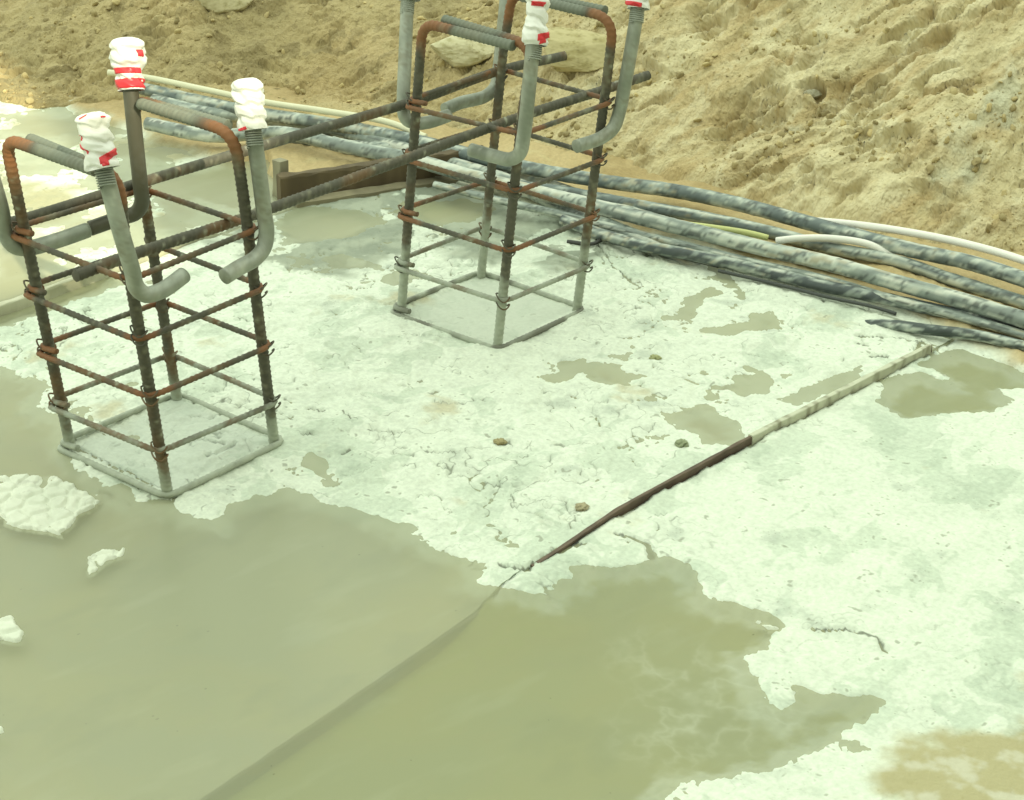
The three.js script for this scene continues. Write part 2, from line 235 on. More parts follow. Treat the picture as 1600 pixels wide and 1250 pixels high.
{
  const sw = SLAB.x1 - SLAB.x0, xs = range(SLAB.x0, SLAB.x1, 0.0042), ts = range(0, 1, 0.0036);
  const zAt = (x, t) => mix(SLAB.z0, slabEdge(x), t);
  const top = sheet(xs, ts, (x, t) => { const z = zAt(x, t); return [x, slabH(x, z), z]; }, (x, z) => [(x - SLAB.x0) / sw, (z - SLAB.z0) / 1.22]);
  const side = (pts) => { const P = [], U = [], I = []; pts.forEach(([x, z], i) => { P.push(x, slabH(x, z), z, x, -0.16, z); U.push((x - SLAB.x0) / sw, (z - SLAB.z0) / 1.22, (x - SLAB.x0) / sw + 0.03, (z - SLAB.z0) / 1.22 + 0.05); if (i) { const a = i * 2; I.push(a - 2, a - 1, a, a, a - 1, a + 1); } }); const g = new THREE.BufferGeometry(); g.setAttribute('position', new THREE.Float32BufferAttribute(P, 3)); g.setAttribute('uv', new THREE.Float32BufferAttribute(U, 2)); g.setIndex(I); g.computeVertexNormals(); return g; };
  const g = mergeGeometries([top, side(xs.map(x => [x, slabEdge(x)])), side(xs.map(x => [x, SLAB.z0]).reverse()), side(ts.map(t => [SLAB.x1, zAt(SLAB.x1, t)]).reverse()), side(ts.map(t => [SLAB.x0, zAt(SLAB.x0, t)]))]);
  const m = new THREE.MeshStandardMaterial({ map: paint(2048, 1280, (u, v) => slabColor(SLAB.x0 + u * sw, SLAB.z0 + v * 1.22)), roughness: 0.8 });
  m.bumpMap = groundMat.bumpMap.clone(); m.bumpMap.repeat.set(2.2, 1.25); m.bumpMap.needsUpdate = true; m.bumpScale = 0.002;
  struct(mesh('concrete_slab', g, m), 'pale concrete footing slab with flaking white laitance, half flooded', 'concrete slab');
}
// standing water: one level sheet, cloudy with silt, thin scum threads drifting on it
{
  const WISP = [[0.113,0.701],[0.164,0.739],[0.160,0.835],[0.126,0.893],[0.124,0.929],[0.055,0.939],[-0.025,0.866],[0.009,0.797]];
  const x0 = -1.0, x1 = 1.6, z0 = -1.7, z1 = 1.5;
  const map = paint(2048, 2048, (u, v) => {
    const x = mix(x0, x1, u), z = mix(z0, z1, v), a = fbm(x * 2.2 + 4, z * 2.2, 4), b = fbm(x * 7, z * 7, 4);
    let q = mix3([0.39, 0.39, 0.22], [0.365, 0.38, 0.235], ss(-0.3, 0.4, a + 0.4 * b));
    if (z < SLAB.z0) q = mix3(q, [0.40, 0.40, 0.26], 0.7);
    const wz = ss(0.06, -0.05, sdPoly(WISP, x, z) + 0.07 * fbm(x * 9, z * 9, 3));
    const ridge = Math.pow(Math.max(0, 1 - Math.abs(fbm(x * 17 + 0.5 * b, z * 17, 4)) * 3.4), 2.2), film = ss(0.05, 0.5, fbm(x * 13 + 9, z * 13, 4));
    q = mix3(q, [0.60, 0.62, 0.48], wz * Math.min(1, 0.45 * ridge + 0.3 * film));
    const sp = n2(x * 120, z * 240) + 0.3 * n2(x * 12, z * 12); if (sp > 0.66) q = mix3(q, [0.12, 0.12, 0.07], 0.6); const st2 = fbm(x * 5 + z * 2, z * 16 - x * 3, 4); q = mix3(q, [0.44, 0.46, 0.31], 0.35 * ss(0.1, 0.5, st2)); q = mix3(q, [0.29, 0.31, 0.20], 0.3 * ss(0.15, 0.55, fbm(x * 6 + 30, z * 11, 4)));
    return q;
  });
  const m = new THREE.MeshStandardMaterial({ map, roughness: 0.33, transparent: true, opacity: 0.54, side: THREE.DoubleSide });
  m.bumpMap = fineBump(1, 5, 14); m.bumpScale = 0.0012;
  const g = new THREE.PlaneGeometry(x1 - x0, z1 - z0, 1, 1); g.rotateX(-Math.PI / 2); g.translate((x0 + x1) / 2, 0, (z0 + z1) / 2);
  const uv = g.attributes.uv, p = g.attributes.position; for (let i = 0; i < uv.count; i++) uv.setXY(i, (p.getX(i) - x0) / (x1 - x0), (p.getZ(i) - z0) / (z1 - z0));
  struct(mesh('water', g, m), 'cloudy olive rainwater standing on and beside the slab', 'water');
}
// the sand bank behind the hoses
const FOOT = [[-3, 0.7], [-1.75, 0.85], [-1.5, 0.90], [-1.36, 1.10], [-1.16, 1.20], [-1.0, 1.28], [-0.8, 1.36], [-0.3, 1.46], [0.1, 1.49], [0.5, 1.54], [1.2, 1.6], [3, 1.7]];
const hash2 = (i, j, k) => { let h = Math.imul(i, 374761393) + Math.imul(j, 668265263) + Math.imul(k, 974634777) | 0; h = Math.imul(h ^ h >>> 13, 1274126177); return ((h ^ h >>> 16) >>> 0) / 4294967296; };
function clods(x, z, f, share) {                                    // angular lumps pressed into the sand, f per metre
  const X = x * f, Z = z * f, I = Math.floor(X), J = Math.floor(Z); let best = 0;
  for (let j = -1; j <= 1; j++) for (let i = -1; i <= 1; i++) { const a = I + i, b = J + j; if (hash2(a, b, 1) > share) continue; const r = 0.25 + 0.5 * hash2(a, b, 4), an = hash2(a, b, 5) * 6.28, dx = X - a - hash2(a, b, 2), dz = Z - b - hash2(a, b, 3), u = Math.abs(dx * Math.cos(an) + dz * Math.sin(an)), v = Math.abs(dz * Math.cos(an) - dx * Math.sin(an)) * 1.35, d = Math.max(u, v, (u + v) * 0.72) / r; if (d < 1) best = Math.max(best, Math.min(1, (1 - d) * 2.2) * r * (0.7 + 0.6 * u)); }
  return best;
}
function bankAt(x, z) {                                            // smooth slope plus relief pushed out along the slope's normal
  const w = 0.05 * fbm(x * 3 + 2, z * 3, 3), d = x - lerpPts(FOOT, z) + w;
  const md = Math.hypot((x - 0.90) / 1.0, (z + 1.28) / 0.8), mound = ss(0.16, 0.02, md + 0.05 * n2(x * 12, z * 12)) * (0.05 + 0.03 * fbm(x * 14, z * 14, 4));
  if (d < 0) return [x, -0.03 + 0.25 * Math.max(d, -0.3) + mound, z];
  const right = ss(-1.15, -0.35, z), s = mix(0.30, 0.78, right), cap = 1.5;
  let h = s * (d - 0.05 * (1 - Math.exp(-d / 0.05))) + 0.02 * ss(0, 0.05, d) - 0.03 * Math.exp(-d / 0.02);
  h = cap * (1 - Math.exp(-h / cap));
  const q = Math.min(1, d / 0.10), gx = x * 0.86 + z * 0.5, gz = -x * 0.5 + z * 0.86, rough = 0.45 + 0.55 * right;
  h += q * 0.05 * fbm(x * 2.3, z * 2.3, 3) + mound;
  let n = 0.022 * rough * fbm(gx * 5, gz * 10, 4) + 0.006 * fbm(x * 22, z * 22, 4);
  const wob = 0.35 * fbm(gx * 5, gz * 5 + 3, 3), st = gz * 13 + wob * 7 + 2.2 * fbm(gx * 2.6 + 7, gz * 2.6, 3), sk = st - Math.floor(st);      // slumped layers: steps with crumbled lips
  n += rough * 0.009 * (ss(0.0, 0.85, sk) * ss(1.0, 0.93, sk) - 0.5) * ss(-0.3, 0.3, fbm(x * 4 + 40, z * 4, 3) + 0.1);
  const wx = x + 0.02 * n2(x * 20, z * 20), wz = z + 0.02 * n2(x * 20 + 9, z * 20);
  const chunk = Math.abs(fbm(wx * 9 + 3, wz * 12, 5, 0.55)), chunk2 = Math.abs(fbm(wx * 27, wz * 32 + 6, 4, 0.55)); n += (0.3 + 0.7 * rough) * (0.026 * chunk + 0.011 * chunk2 - 0.010); const cm = ss(-0.25, 0.3, fbm(x * 5 + 80, z * 5, 3)); n += (0.35 + 0.65 * rough) * (0.015 * clods(wx, wz, 16, 0.4) + (0.4 + 0.6 * cm) * (0.010 * clods(wx + 3, wz, 38, 0.6) + 0.0065 * clods(x + 7, z, 85, 0.7) + 0.003 * clods(x + 2, z + 5, 170, 0.6)));
  n += 0.0022 * n2(x * 90, z * 90) + 0.0013 * n2(x * 170, z * 170);
  const rg = 1 - Math.abs(fbm(gx * 6 + 3, gz * 14, 4)) * 4.5; n -= rough * 0.045 * Math.pow(Math.max(0, rg), 1.6) * ss(-0.12, 0.2, fbm(x * 5, z * 5 + 44, 2));    // open cracks
  for (const [hx, hz, r, dp] of HOLES) { const e = (Math.hypot((x - hx) * 1.3, (z - hz) * 0.55) + 0.6 * r * n2(x * 45, z * 45) + 0.25 * r * n2(x * 110, z * 110)) / r; if (e < 1.6) n += -dp * ss(1, 0.3, e) + dp * 0.35 * ss(0.7, 1.05, e) * ss(1.6, 1.1, e); }
  n *= q * (1 - 0.28 * right); const L = Math.hypot(1, s); return [x - n * s / L, h + n / L, z];
}
const bankH = (x, z) => bankAt(x, z)[1];
const HOLES = [[1.735, -0.065, 0.022, 0.034], [1.535, 0.095, 0.030, 0.024], [1.595, 0.275, 0.022, 0.024], [1.68, -0.42, 0.018, 0.024]];
const BX = [0.5, 2.5], BZ = [-2.6, 1.1];
{
  const f = 3.7;
  const map = paint(2048, 2048, (u, v) => {
    const x = mix(BX[0], BX[1], u), z = mix(BZ[0], BZ[1], v);
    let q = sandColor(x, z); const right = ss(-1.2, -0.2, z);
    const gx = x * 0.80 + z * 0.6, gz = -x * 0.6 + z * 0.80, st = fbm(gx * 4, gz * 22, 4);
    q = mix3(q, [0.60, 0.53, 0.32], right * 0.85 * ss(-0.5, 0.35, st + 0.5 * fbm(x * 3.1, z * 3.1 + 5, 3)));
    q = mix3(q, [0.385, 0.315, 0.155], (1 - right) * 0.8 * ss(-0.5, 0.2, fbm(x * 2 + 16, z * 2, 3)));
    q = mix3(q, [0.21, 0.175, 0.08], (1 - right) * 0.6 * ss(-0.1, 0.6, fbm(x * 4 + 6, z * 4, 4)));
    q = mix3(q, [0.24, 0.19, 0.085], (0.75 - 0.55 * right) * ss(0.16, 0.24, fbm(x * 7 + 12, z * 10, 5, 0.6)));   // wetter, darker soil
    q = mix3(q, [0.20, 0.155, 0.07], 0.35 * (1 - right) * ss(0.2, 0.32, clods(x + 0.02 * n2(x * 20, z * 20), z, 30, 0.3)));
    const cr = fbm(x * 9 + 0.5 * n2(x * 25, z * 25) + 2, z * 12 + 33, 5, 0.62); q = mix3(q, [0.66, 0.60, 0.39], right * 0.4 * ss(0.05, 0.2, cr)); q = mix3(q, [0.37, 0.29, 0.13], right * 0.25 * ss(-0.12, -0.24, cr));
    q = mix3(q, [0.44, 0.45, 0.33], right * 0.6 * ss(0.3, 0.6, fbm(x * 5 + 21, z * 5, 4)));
    return q;
  });
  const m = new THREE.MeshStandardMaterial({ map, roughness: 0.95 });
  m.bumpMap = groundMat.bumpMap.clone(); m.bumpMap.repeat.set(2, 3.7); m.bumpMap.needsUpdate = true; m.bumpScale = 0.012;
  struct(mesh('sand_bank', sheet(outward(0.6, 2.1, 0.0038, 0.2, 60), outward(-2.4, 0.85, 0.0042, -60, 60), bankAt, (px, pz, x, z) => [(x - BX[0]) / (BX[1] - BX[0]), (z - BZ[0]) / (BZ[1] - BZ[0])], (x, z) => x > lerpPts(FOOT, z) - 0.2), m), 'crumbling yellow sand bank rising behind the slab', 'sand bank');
}
// unseen screen added behind the camera: shades the pit, passes sun through one opening
{
  const b = thing('added_sun_screen', 'unseen grey screen added behind the pit to shade it, with one opening', 'sun_screen', [0, 0, 0]);
  const m = new THREE.MeshStandardMaterial({ color: new THREE.Color(0.36, 0.35, 0.31), roughness: 0.95 });
  const az = new THREE.Vector3(-0.38, 0, 0.92).normalize(), c = new THREE.Vector3(0.6, 0, -1.0).addScaledVector(az, 6.2);
  const W = [-9, 9, -0.5, 6.6], O = [-2.4, 0.12, 3.86, 4.9];       // along the screen, up; the opening
  const s = new THREE.Shape([[W[0], W[2]], [W[1], W[2]], [W[1], W[3]], [W[0], W[3]]].map(p => new THREE.Vector2(...p))); s.holes.push(new THREE.Path([[O[0], O[2]], [O[0], O[3]], [O[1], O[3]], [O[1], O[2]]].map(p => new THREE.Vector2(...p))));
  const g = new THREE.ExtrudeGeometry(s, { depth: 0.25, bevelEnabled: false });
  const w = mesh('screen_panel', g, m, b); b.position.copy(c); b.rotation.y = Math.atan2(az.x, az.z);
}

// ---------------------------------------------------------------- steel
const steelMat = new THREE.MeshStandardMaterial({ vertexColors: true, roughness: 0.72, metalness: 0.0 });
const zincMat = new THREE.MeshStandardMaterial({ vertexColors: true, roughness: 0.5, metalness: 0.25 });
function barColor(rust, limeTop) {                                  // rusty, muddy steel; cement splash up to about limeTop
  return (x, y, z, s, f) => {
    const a = n3(x * 30, y * 30, z * 30), b = n3(x * 110, y * 110, z * 110), c = n3(x * 12 + 4, y * 12, z * 12);
    let q = mix3([0.085, 0.080, 0.056], [0.15, 0.085, 0.036], ss(0.3 - rust, 0.9 - rust, a * 0.6 + c * 0.9 + 0.3));
    q = mix3(q, [0.175, 0.17, 0.115], 0.75 * ss(0.05, 0.35, b * 0.5 + a * 0.5));
    q = mix3(q, [0.36, 0.39, 0.31], ss(0.03, -0.03, y - limeTop + 0.05 * a + 0.04 * b));
    q = mix3(q, [0.33, 0.34, 0.26], 0.5 * ss(0.36, 0.5, b * 0.8 + c * 0.3));
    const t = 1 + 0.3 * b; return [q[0] * t, q[1] * t, q[2] * t];
  };
}
const ribs = (r, p = 0.0085, a = 0.0009) => (s, f) => { const w = Math.sin(s / p * Math.PI * 2 + f * 1.0) ; const g = Math.abs(Math.cos(f)); return r + a * ss(0.2, 0.8, w) * ss(0.98, 0.8, g) + a * 0.8 * ss(0.93, 0.99, g); };
const R_BAR = 0.0074;
function cage(spec) {
  const { base, lean, top, rings, lime, rust } = spec;
  const t = thing('rebar_cage', spec.label, 'rebar cage', [base.F[0], 0, base.F[1]], 'rebar column cages standing in the slab');
  const o = t.position, pt = (n, h, dx = 0, dz = 0) => [base[n][0] + lean[0] * h + dx - o.x, h, base[n][1] + lean[1] * h + dz - o.z];
  const col = (rs, lt) => { const f = barColor(rs, lt); return (x, y, z, s, a) => f(x + o.x, y, z + o.z, s, a); };
  // four bars, each bent over at the top so that pairs lap
  const bars = [['L', 'F', 0], ['F', 'L', 0.016], ['R', 'B', -0.004], ['B', 'R', 0.014]];
  for (const [a, b, dx] of bars) {
    const e = pt(a, top[a]), f = pt(b, top[a]), q = [mix(e[0], f[0], 0.86) + dx, top[a] + (dx > 0.01 ? 0.003 : 0), mix(e[2], f[2], 0.86)];
    const bend = [e[0] + dx * 0.6, top[a], e[2]];
    const c0 = col(rust, lime), cb = (x, y, z, s, f) => {          // rust-orange where it was bent, grey-green mud along the lap
      let w = c0(x, y, z, s, f); const d = Math.hypot(x - bend[0], y - bend[1], z - bend[2]), k = n3(x * 35 + 9, y * 35, z * 35);
      w = mix3(w, [0.17, 0.19, 0.145], 0.8 * ss(top[a] - 0.02, top[a] - 0.006, y + 0.006 * k) * ss(0.05, 0.08, d + 0.03 * k));
      return mix3(w, [0.235, 0.095, 0.032], 0.85 * ss(0.062, 0.03, d + 0.03 * k)); };
    mesh('vertical_bar', sweep(fillet([pt(a, -0.03), pt(a, top[a] * 0.8), bend, q], 0.034, 0.0021), 10, ribs(R_BAR), cb), steelMat, t);
  }
  // closed square ties with hooked ends
  rings.forEach((h, i) => {
    const r = i ? 0.0041 : 0.0048, k = 0.0113, cr = 0.022, J = () => rr(-0.004, 0.004);
    const c = { L: pt('L', h, -k, -k), F: pt('F', h, -k, k), R: pt('R', h, k, k), B: pt('B', h, k, -k) };
    for (const n in c) c[n][1] = Math.max(0.007, h) + (i ? J() : J() * 0.3);
    const mid = (a, b, u) => c[a].map((v, j) => mix(v, c[b][j], u));
    const path = fillet([mid('L', 'F', 0.16).map((v, j) => v + (j === 1 ? 0.006 : j === 0 ? 0.004 : 0)), c.L.map((v, j) => v + (j === 1 ? 0.004 : 0)), c.B, c.R, c.F, c.L.map((v, j) => v + (j === 1 ? -0.005 : -0.003)), mid('L', 'B', 0.13).map((v, j) => v + (j === 1 ? -0.006 : 0))], cr, 0.004);
    const f0 = barColor(rust + 0.1, i === 0 ? 0.06 : i === 1 ? h + (lime > 0.1 ? 0.012 : -0.004) : -1), o2 = t.position;
    const colr = (x, y, z, s, a) => { let q = f0(x + o2.x, y, z + o2.z, s, a); if (i > 1) { const dmin = Math.min(...['L', 'F', 'R', 'B'].map(n => Math.hypot(x - c[n][0], z - c[n][2]))); q = mix3(q, [0.23, 0.095, 0.035], 0.85 * ss(0.055, 0.02, dmin + 0.035 * n3(x * 40, y * 40, z * 40))); } if (i === 0 && spec.darkBase) q = mix3(q, [0.13, 0.13, 0.10], 0.85 * ss(-0.2, 0.25, n3(x * 25, y * 25, z * 25) + (z > 0 ? 0.3 : 0))); return q; };
    mesh('stirrup', sweep(path, 8, (s, f) => r + 0.0006 * Math.sin(s * 900 + f), colr), steelMat, t);
    if (i) for (const n of ['L', 'F', 'R', 'B']) {                   // twisted tie wire at each crossing
      const p = pt(n, h), P = []; const dx = n === 'L' || n === 'F' ? -1 : 1, dz = n === 'L' || n === 'B' ? -1 : 1;
      for (let u = 0; u <= 22; u++) { const a = u / 22 * Math.PI * 3.6; P.push(new THREE.Vector3(p[0] + Math.cos(a) * 0.0108 + dx * 0.004, p[1] + (u / 22 - 0.5) * 0.022 + 0.004 * Math.sin(a * 2), p[2] + Math.sin(a) * 0.0108 + dz * 0.004)); }
      mesh('tie_wire', sweep(resample(P, 0.004), 5, () => 0.0013, col(rust + 0.2, -1)), steelMat, t);
    }
  });
  return t;
}
cage({ label: 'rusty rebar column cage at the left, its foot beside the flooded part of the slab', base: { L: [0, -0.21], F: [0, 0], R: [0.2, 0], B: [0.2, -0.21] }, lean: [-0.188, 0.114], top: { L: 0.502, F: 0.5, R: 0.508, B: 0.504 }, rings: [0, 0.083, 0.176, 0.272, 0.3635], lime: 0.05, rust: 0.06, darkBase: false });
cage({ label: 'rebar column cage in the middle of the picture, nearer the hoses and the sand bank', base: { L: [0.664, -0.183], F: [0.661, 0.029], R: [0.862, 0.032], B: [0.864, -0.181] }, lean: [-0.031, 0.13], top: { L: 0.508, F: 0.512, R: 0.516, B: 0.516 }, rings: [0, 0.092, 0.1855, 0.284, 0.38], lime: 0.12, rust: 0.02, darkBase: true });

// long straight bars tied across both cages
function rod(label, pts, r) { const p0 = pts[0], t = mesh('rebar_rod', sweep(spline(pts.map(p => p.map((v, i) => v - p0[i])), 0.0022), 10, ribs(r), (() => { const f = barColor(0.02, -1); return (x, y, z, s, a) => f(x + p0[0], y + p0[1], z + p0[2], s, a); })()), steelMat); t.position.set(...p0); return tag(t, label, 'rebar rod', 'long bars tied across both cages'); }
rod('upper long ribbed steel bar crossing the far sides of both cages', [[-0.103, 0.345, -0.263], [-0.043, 0.361, -0.212], [0.137, 0.370, -0.186], [0.40, 0.369, -0.176], [0.682, 0.367, -0.163], [0.866, 0.381, -0.140], [0.985, 0.386, -0.105]], 0.0074);
rod('lower long ribbed steel bar crossing the near sides of both cages', [[-0.112, 0.359, -0.010], [-0.018, 0.358, -0.014], [0.170, 0.354, -0.012], [0.45, 0.365, 0.008], [0.710, 0.376, 0.027], [0.906, 0.377, 0.040], [0.997, 0.384, 0.058]], 0.0072);

// galvanised J-shaped anchor bolts, thread ends wrapped in tape
const tapeMat = new THREE.MeshStandardMaterial({ color: new THREE.Color(0.74, 0.74, 0.68), roughness: 0.45, side: THREE.DoubleSide }), redMat = new THREE.MeshStandardMaterial({ color: new THREE.Color(0.62, 0.025, 0.035), roughness: 0.4, side: THREE.DoubleSide });
function bolt(label, pts, tape) {
  const base = pts[pts.length - 4], t = thing('anchor_bolt', label, 'anchor bolt', base, 'hooked anchor bolts tied inside the cages');
  const P = pts.map(p => p.map((v, i) => v - base[i])), path = spline(P, 0.004), r0 = 0.0106, dark = tape.dark || 0;
  const col = (x, y, z) => { x += base[0]; y += base[1]; z += base[2]; const a = n3(x * 25, y * 25, z * 25), b = n3(x * 120, y * 120, z * 120); const e = n3(x * 60 + 4, y * 22, z * 60), g = n3(x * 260, y * 260, z * 260); let q = mix3([0.23, 0.25, 0.20], [0.36, 0.38, 0.32], ss(-0.4, 0.4, a * 0.7 + e * 0.6)); q = mix3(q, [0.18, 0.17, 0.11], (0.6 + dark) * ss(0.05 - dark, 0.40 - dark, b * 0.5 + a * 0.6)); q = mix3(q, [0.47, 0.49, 0.41], 0.7 * ss(0.3, 0.5, b * 0.6 + e * 0.5)); q = q.map(v => v * (1 + 0.2 * g)); if (dark) q = mix3(q, [0.085, 0.08, 0.055], 0.9 * ss(-0.5, 0.1, a + 0.3)); return q; };
  mesh('shaft', sweep(path, 14, () => r0, col), zincMat, t);
  const A = new THREE.Vector3(...P[0]), Bv = new THREE.Vector3(...P[1]), ax = Bv.clone().sub(A).normalize().negate();    // axis pointing up the bolt
  const X = new THREE.Vector3(0, 0, 1).cross(ax).normalize(), Z = ax.clone().cross(X), L = tape.len, sd = tape.seed;
  // thread turns showing just under the wrap
  const th = []; for (let i = 0; i <= 80; i++) { const a = i / 80 * Math.PI * 2 * 7, u = -0.004 - i / 80 * 0.022; th.push(A.clone().addScaledVector(ax, u - L + 0.004).addScaledVector(X, Math.cos(a) * r0).addScaledVector(Z, Math.sin(a) * r0)); }
  if (tape.thread) mesh('thread', sweep(th, 5, () => 0.0012, col), zincMat, t);
  const rad = (f, v) => { const k = (v * 3.7 + f * 0.16 + 0.5 * n2(Math.cos(f) * 1.2 + sd, Math.sin(f) * 1.2 + v * 2) + 9) % 1, ridge = ss(0, 0.12, k) * ss(1, 0.55, k); const cap = Math.sqrt(Math.max(0, 1 - Math.pow(Math.max(0, (v - 0.8) / 0.2), 2))); const c = Math.cos(f), d = Math.sin(f); const lump = 0.95 + 0.75 * n2(c * 1.5 + sd * 3, d * 1.5 + v * 4.2) + 0.35 * Math.abs(n2(c * 4 + sd, d * 4 + v * 11)); return Math.max(0.0122, 0.0112 + 0.0034 * ridge + 0.0070 * (tape.fat ? tape.fat(v) : 0.6 + 0.4 * ss(0.1, 0.9, v)) * lump) * (0.5 + 0.5 * cap); };
  const skin = (f0, f1, v0, v1, tilt, off, nf, nv) => { const Pp = [], I = []; for (let j = 0; j <= nv; j++) for (let i = 0; i <= nf; i++) { const f = mix(f0, f1, i / nf), v = Math.min(1, Math.max(0, mix(v0, v1, j / nv) + tilt * (i / nf - 0.5))), r = rad(f, v) + off * (j === 0 || j === nv || i === 0 || i === nf ? (nf > 30 ? 1 : -1) : 1); const p = A.clone().addScaledVector(ax, -L + v * L * 1.02).addScaledVector(X, Math.cos(f) * r).addScaledVector(Z, Math.sin(f) * r); Pp.push(p.x, p.y, p.z); if (i && j) { const a = j * (nf + 1) + i; I.push(a - nf - 2, a - nf - 1, a - 1, a - 1, a - nf - 1, a); } } const g = new THREE.BufferGeometry(); g.setAttribute('position', new THREE.Float32BufferAttribute(Pp, 3)); g.setIndex(I); const m = mergeVertices(g, 1e-5); m.computeVertexNormals(); return m; };
  const w = mesh('tape_wrap', skin(0, Math.PI * 2, 0, 1, 0, 0, 48, 44), tapeMat, t);
  for (const [f, df, v0, v1, tilt] of tape.red) mesh('red_stripe', skin(f - df, f + df, v0, v1, tilt, 0.0011, 20, 8), redMat, w);
  return t;
}
const hump = v => 0.5 + 0.5 * Math.max(ss(0.75, 0.9, v) , ss(0.3, 0.1, Math.abs(v - 0.15)) * 0.6, ss(0.22, 0.05, Math.abs(v - 0.5)) * 0.55);
bolt('front anchor bolt of the left cage, white tape with red strips at its lower end', [[-0.102,0.577,0.036],[-0.108,0.535,0.054],[-0.109,0.510,0.063],[-0.103,0.449,0.072],[-0.088,0.380,0.073],[-0.083,0.359,0.071],[-0.071,0.345,0.074],[-0.049,0.343,0.075],[-0.025,0.343,0.069],[-0.001,0.347,0.065]], { len: 0.066, seed: 1.3, thread: 1, fat: hump, red: [[1.5, 0.75, 0.12, 0.27, 0.14], [1.1, 0.22, 0.02, 0.14, 0.0], [-0.35, 0.42, 0.36, 0.44, -0.16], [-0.5, 0.3, 0.58, 0.63, -0.08], [0.3, 0.25, 0.93, 0.96, 0.05], [1.6, 0.2, 0.86, 0.9, 0]] });
bolt('anchor bolt at the right side of the left cage, wrapped in plain white tape', [[0.138,0.567,0.044],[0.129,0.516,0.062],[0.131,0.460,0.068],[0.141,0.393,0.064],[0.144,0.361,0.064],[0.136,0.343,0.066],[0.118,0.334,0.068],[0.091,0.330,0.068],[0.063,0.325,0.068]], { len: 0.064, seed: 5.1, thread: 1, red: [[0.0, 0.35, 0.0, 0.07, 0.03]] });
bolt('back anchor bolt of the left cage, tape knob with a red lower half', [[0.119,0.583,-0.164],[0.105,0.531,-0.146],[0.102,0.463,-0.140],[0.111,0.384,-0.148],[0.115,0.356,-0.153],[0.111,0.340,-0.163],[0.093,0.336,-0.172],[0.052,0.327,-0.190]], { len: 0.068, seed: 9.7, dark: 0.3, fat: v => 0.55 + 0.6 * ss(0.38, 0.52, v), red: [[0.7, 2.9, 0.01, 0.23, 0.0], [0.6, 1.3, 0.30, 0.43, -0.02], [1.7, 0.26, 0.60, 0.76, 0.0]] });
bolt('leftmost anchor bolt of the left cage, cut off by the picture edge', [[-0.101,0.549,-0.200],[-0.104,0.470,-0.183],[-0.090,0.394,-0.184],[-0.084,0.359,-0.189],[-0.076,0.341,-0.185],[-0.056,0.333,-0.182],[-0.018,0.336,-0.169],[0.029,0.338,-0.165]], { len: 0.06, seed: 2.2, red: [[0.7, 0.6, 0.2, 0.35, 0.1]] });
bolt('anchor bolt at the left of the middle cage, standing outside its left bar', [[0.748,0.559,-0.234],[0.723,0.500,-0.218],[0.694,0.427,-0.197],[0.667,0.360,-0.176],[0.662,0.342,-0.167],[0.677,0.332,-0.159],[0.697,0.330,-0.152],[0.743,0.331,-0.149]], { len: 0.056, seed: 3.9, thread: 1, red: [] });
bolt('front anchor bolt of the middle cage, white tape with a red wedge and top', [[0.661,0.584,0.097],[0.648,0.547,0.105],[0.636,0.522,0.110],[0.627,0.457,0.111],[0.628,0.381,0.102],[0.627,0.355,0.096],[0.626,0.342,0.079],[0.628,0.338,0.046],[0.622,0.340,0.004]], { len: 0.070, seed: 6.6, thread: 1, fat: v => 0.25 + 0.55 * ss(0.25, 0.1, Math.abs(v - 0.2)) + 0.4 * ss(0.75, 0.9, v), red: [[1.4, 0.6, 0.10, 0.26, 0.1], [1.3, 0.3, 0.02, 0.12, 0.05], [0.7, 0.7, 0.76, 0.86, 0.0]] });
bolt('anchor bolt at the right of the middle cage, tape just visible at the top edge', [[0.903,0.583,0.101],[0.882,0.526,0.114],[0.870,0.469,0.115],[0.867,0.405,0.107],[0.867,0.366,0.100],[0.855,0.339,0.098],[0.836,0.326,0.090],[0.784,0.322,0.080]], { len: 0.062, seed: 8.3, thread: 1, red: [[0.1, 0.9, 0.02, 0.14, -0.06]] });
bolt('anchor bolt at the back of the middle cage, mostly hidden behind its rear bar', [[0.962,0.551,-0.209],[0.930,0.476,-0.189],[0.905,0.419,-0.175],[0.883,0.372,-0.163],[0.871,0.348,-0.159],[0.847,0.336,-0.161],[0.804,0.332,-0.176],[0.769,0.328,-0.180]], { len: 0.062, seed: 4.4, red: [[0.7, 0.6, 0.4, 0.5, 0.1]] });

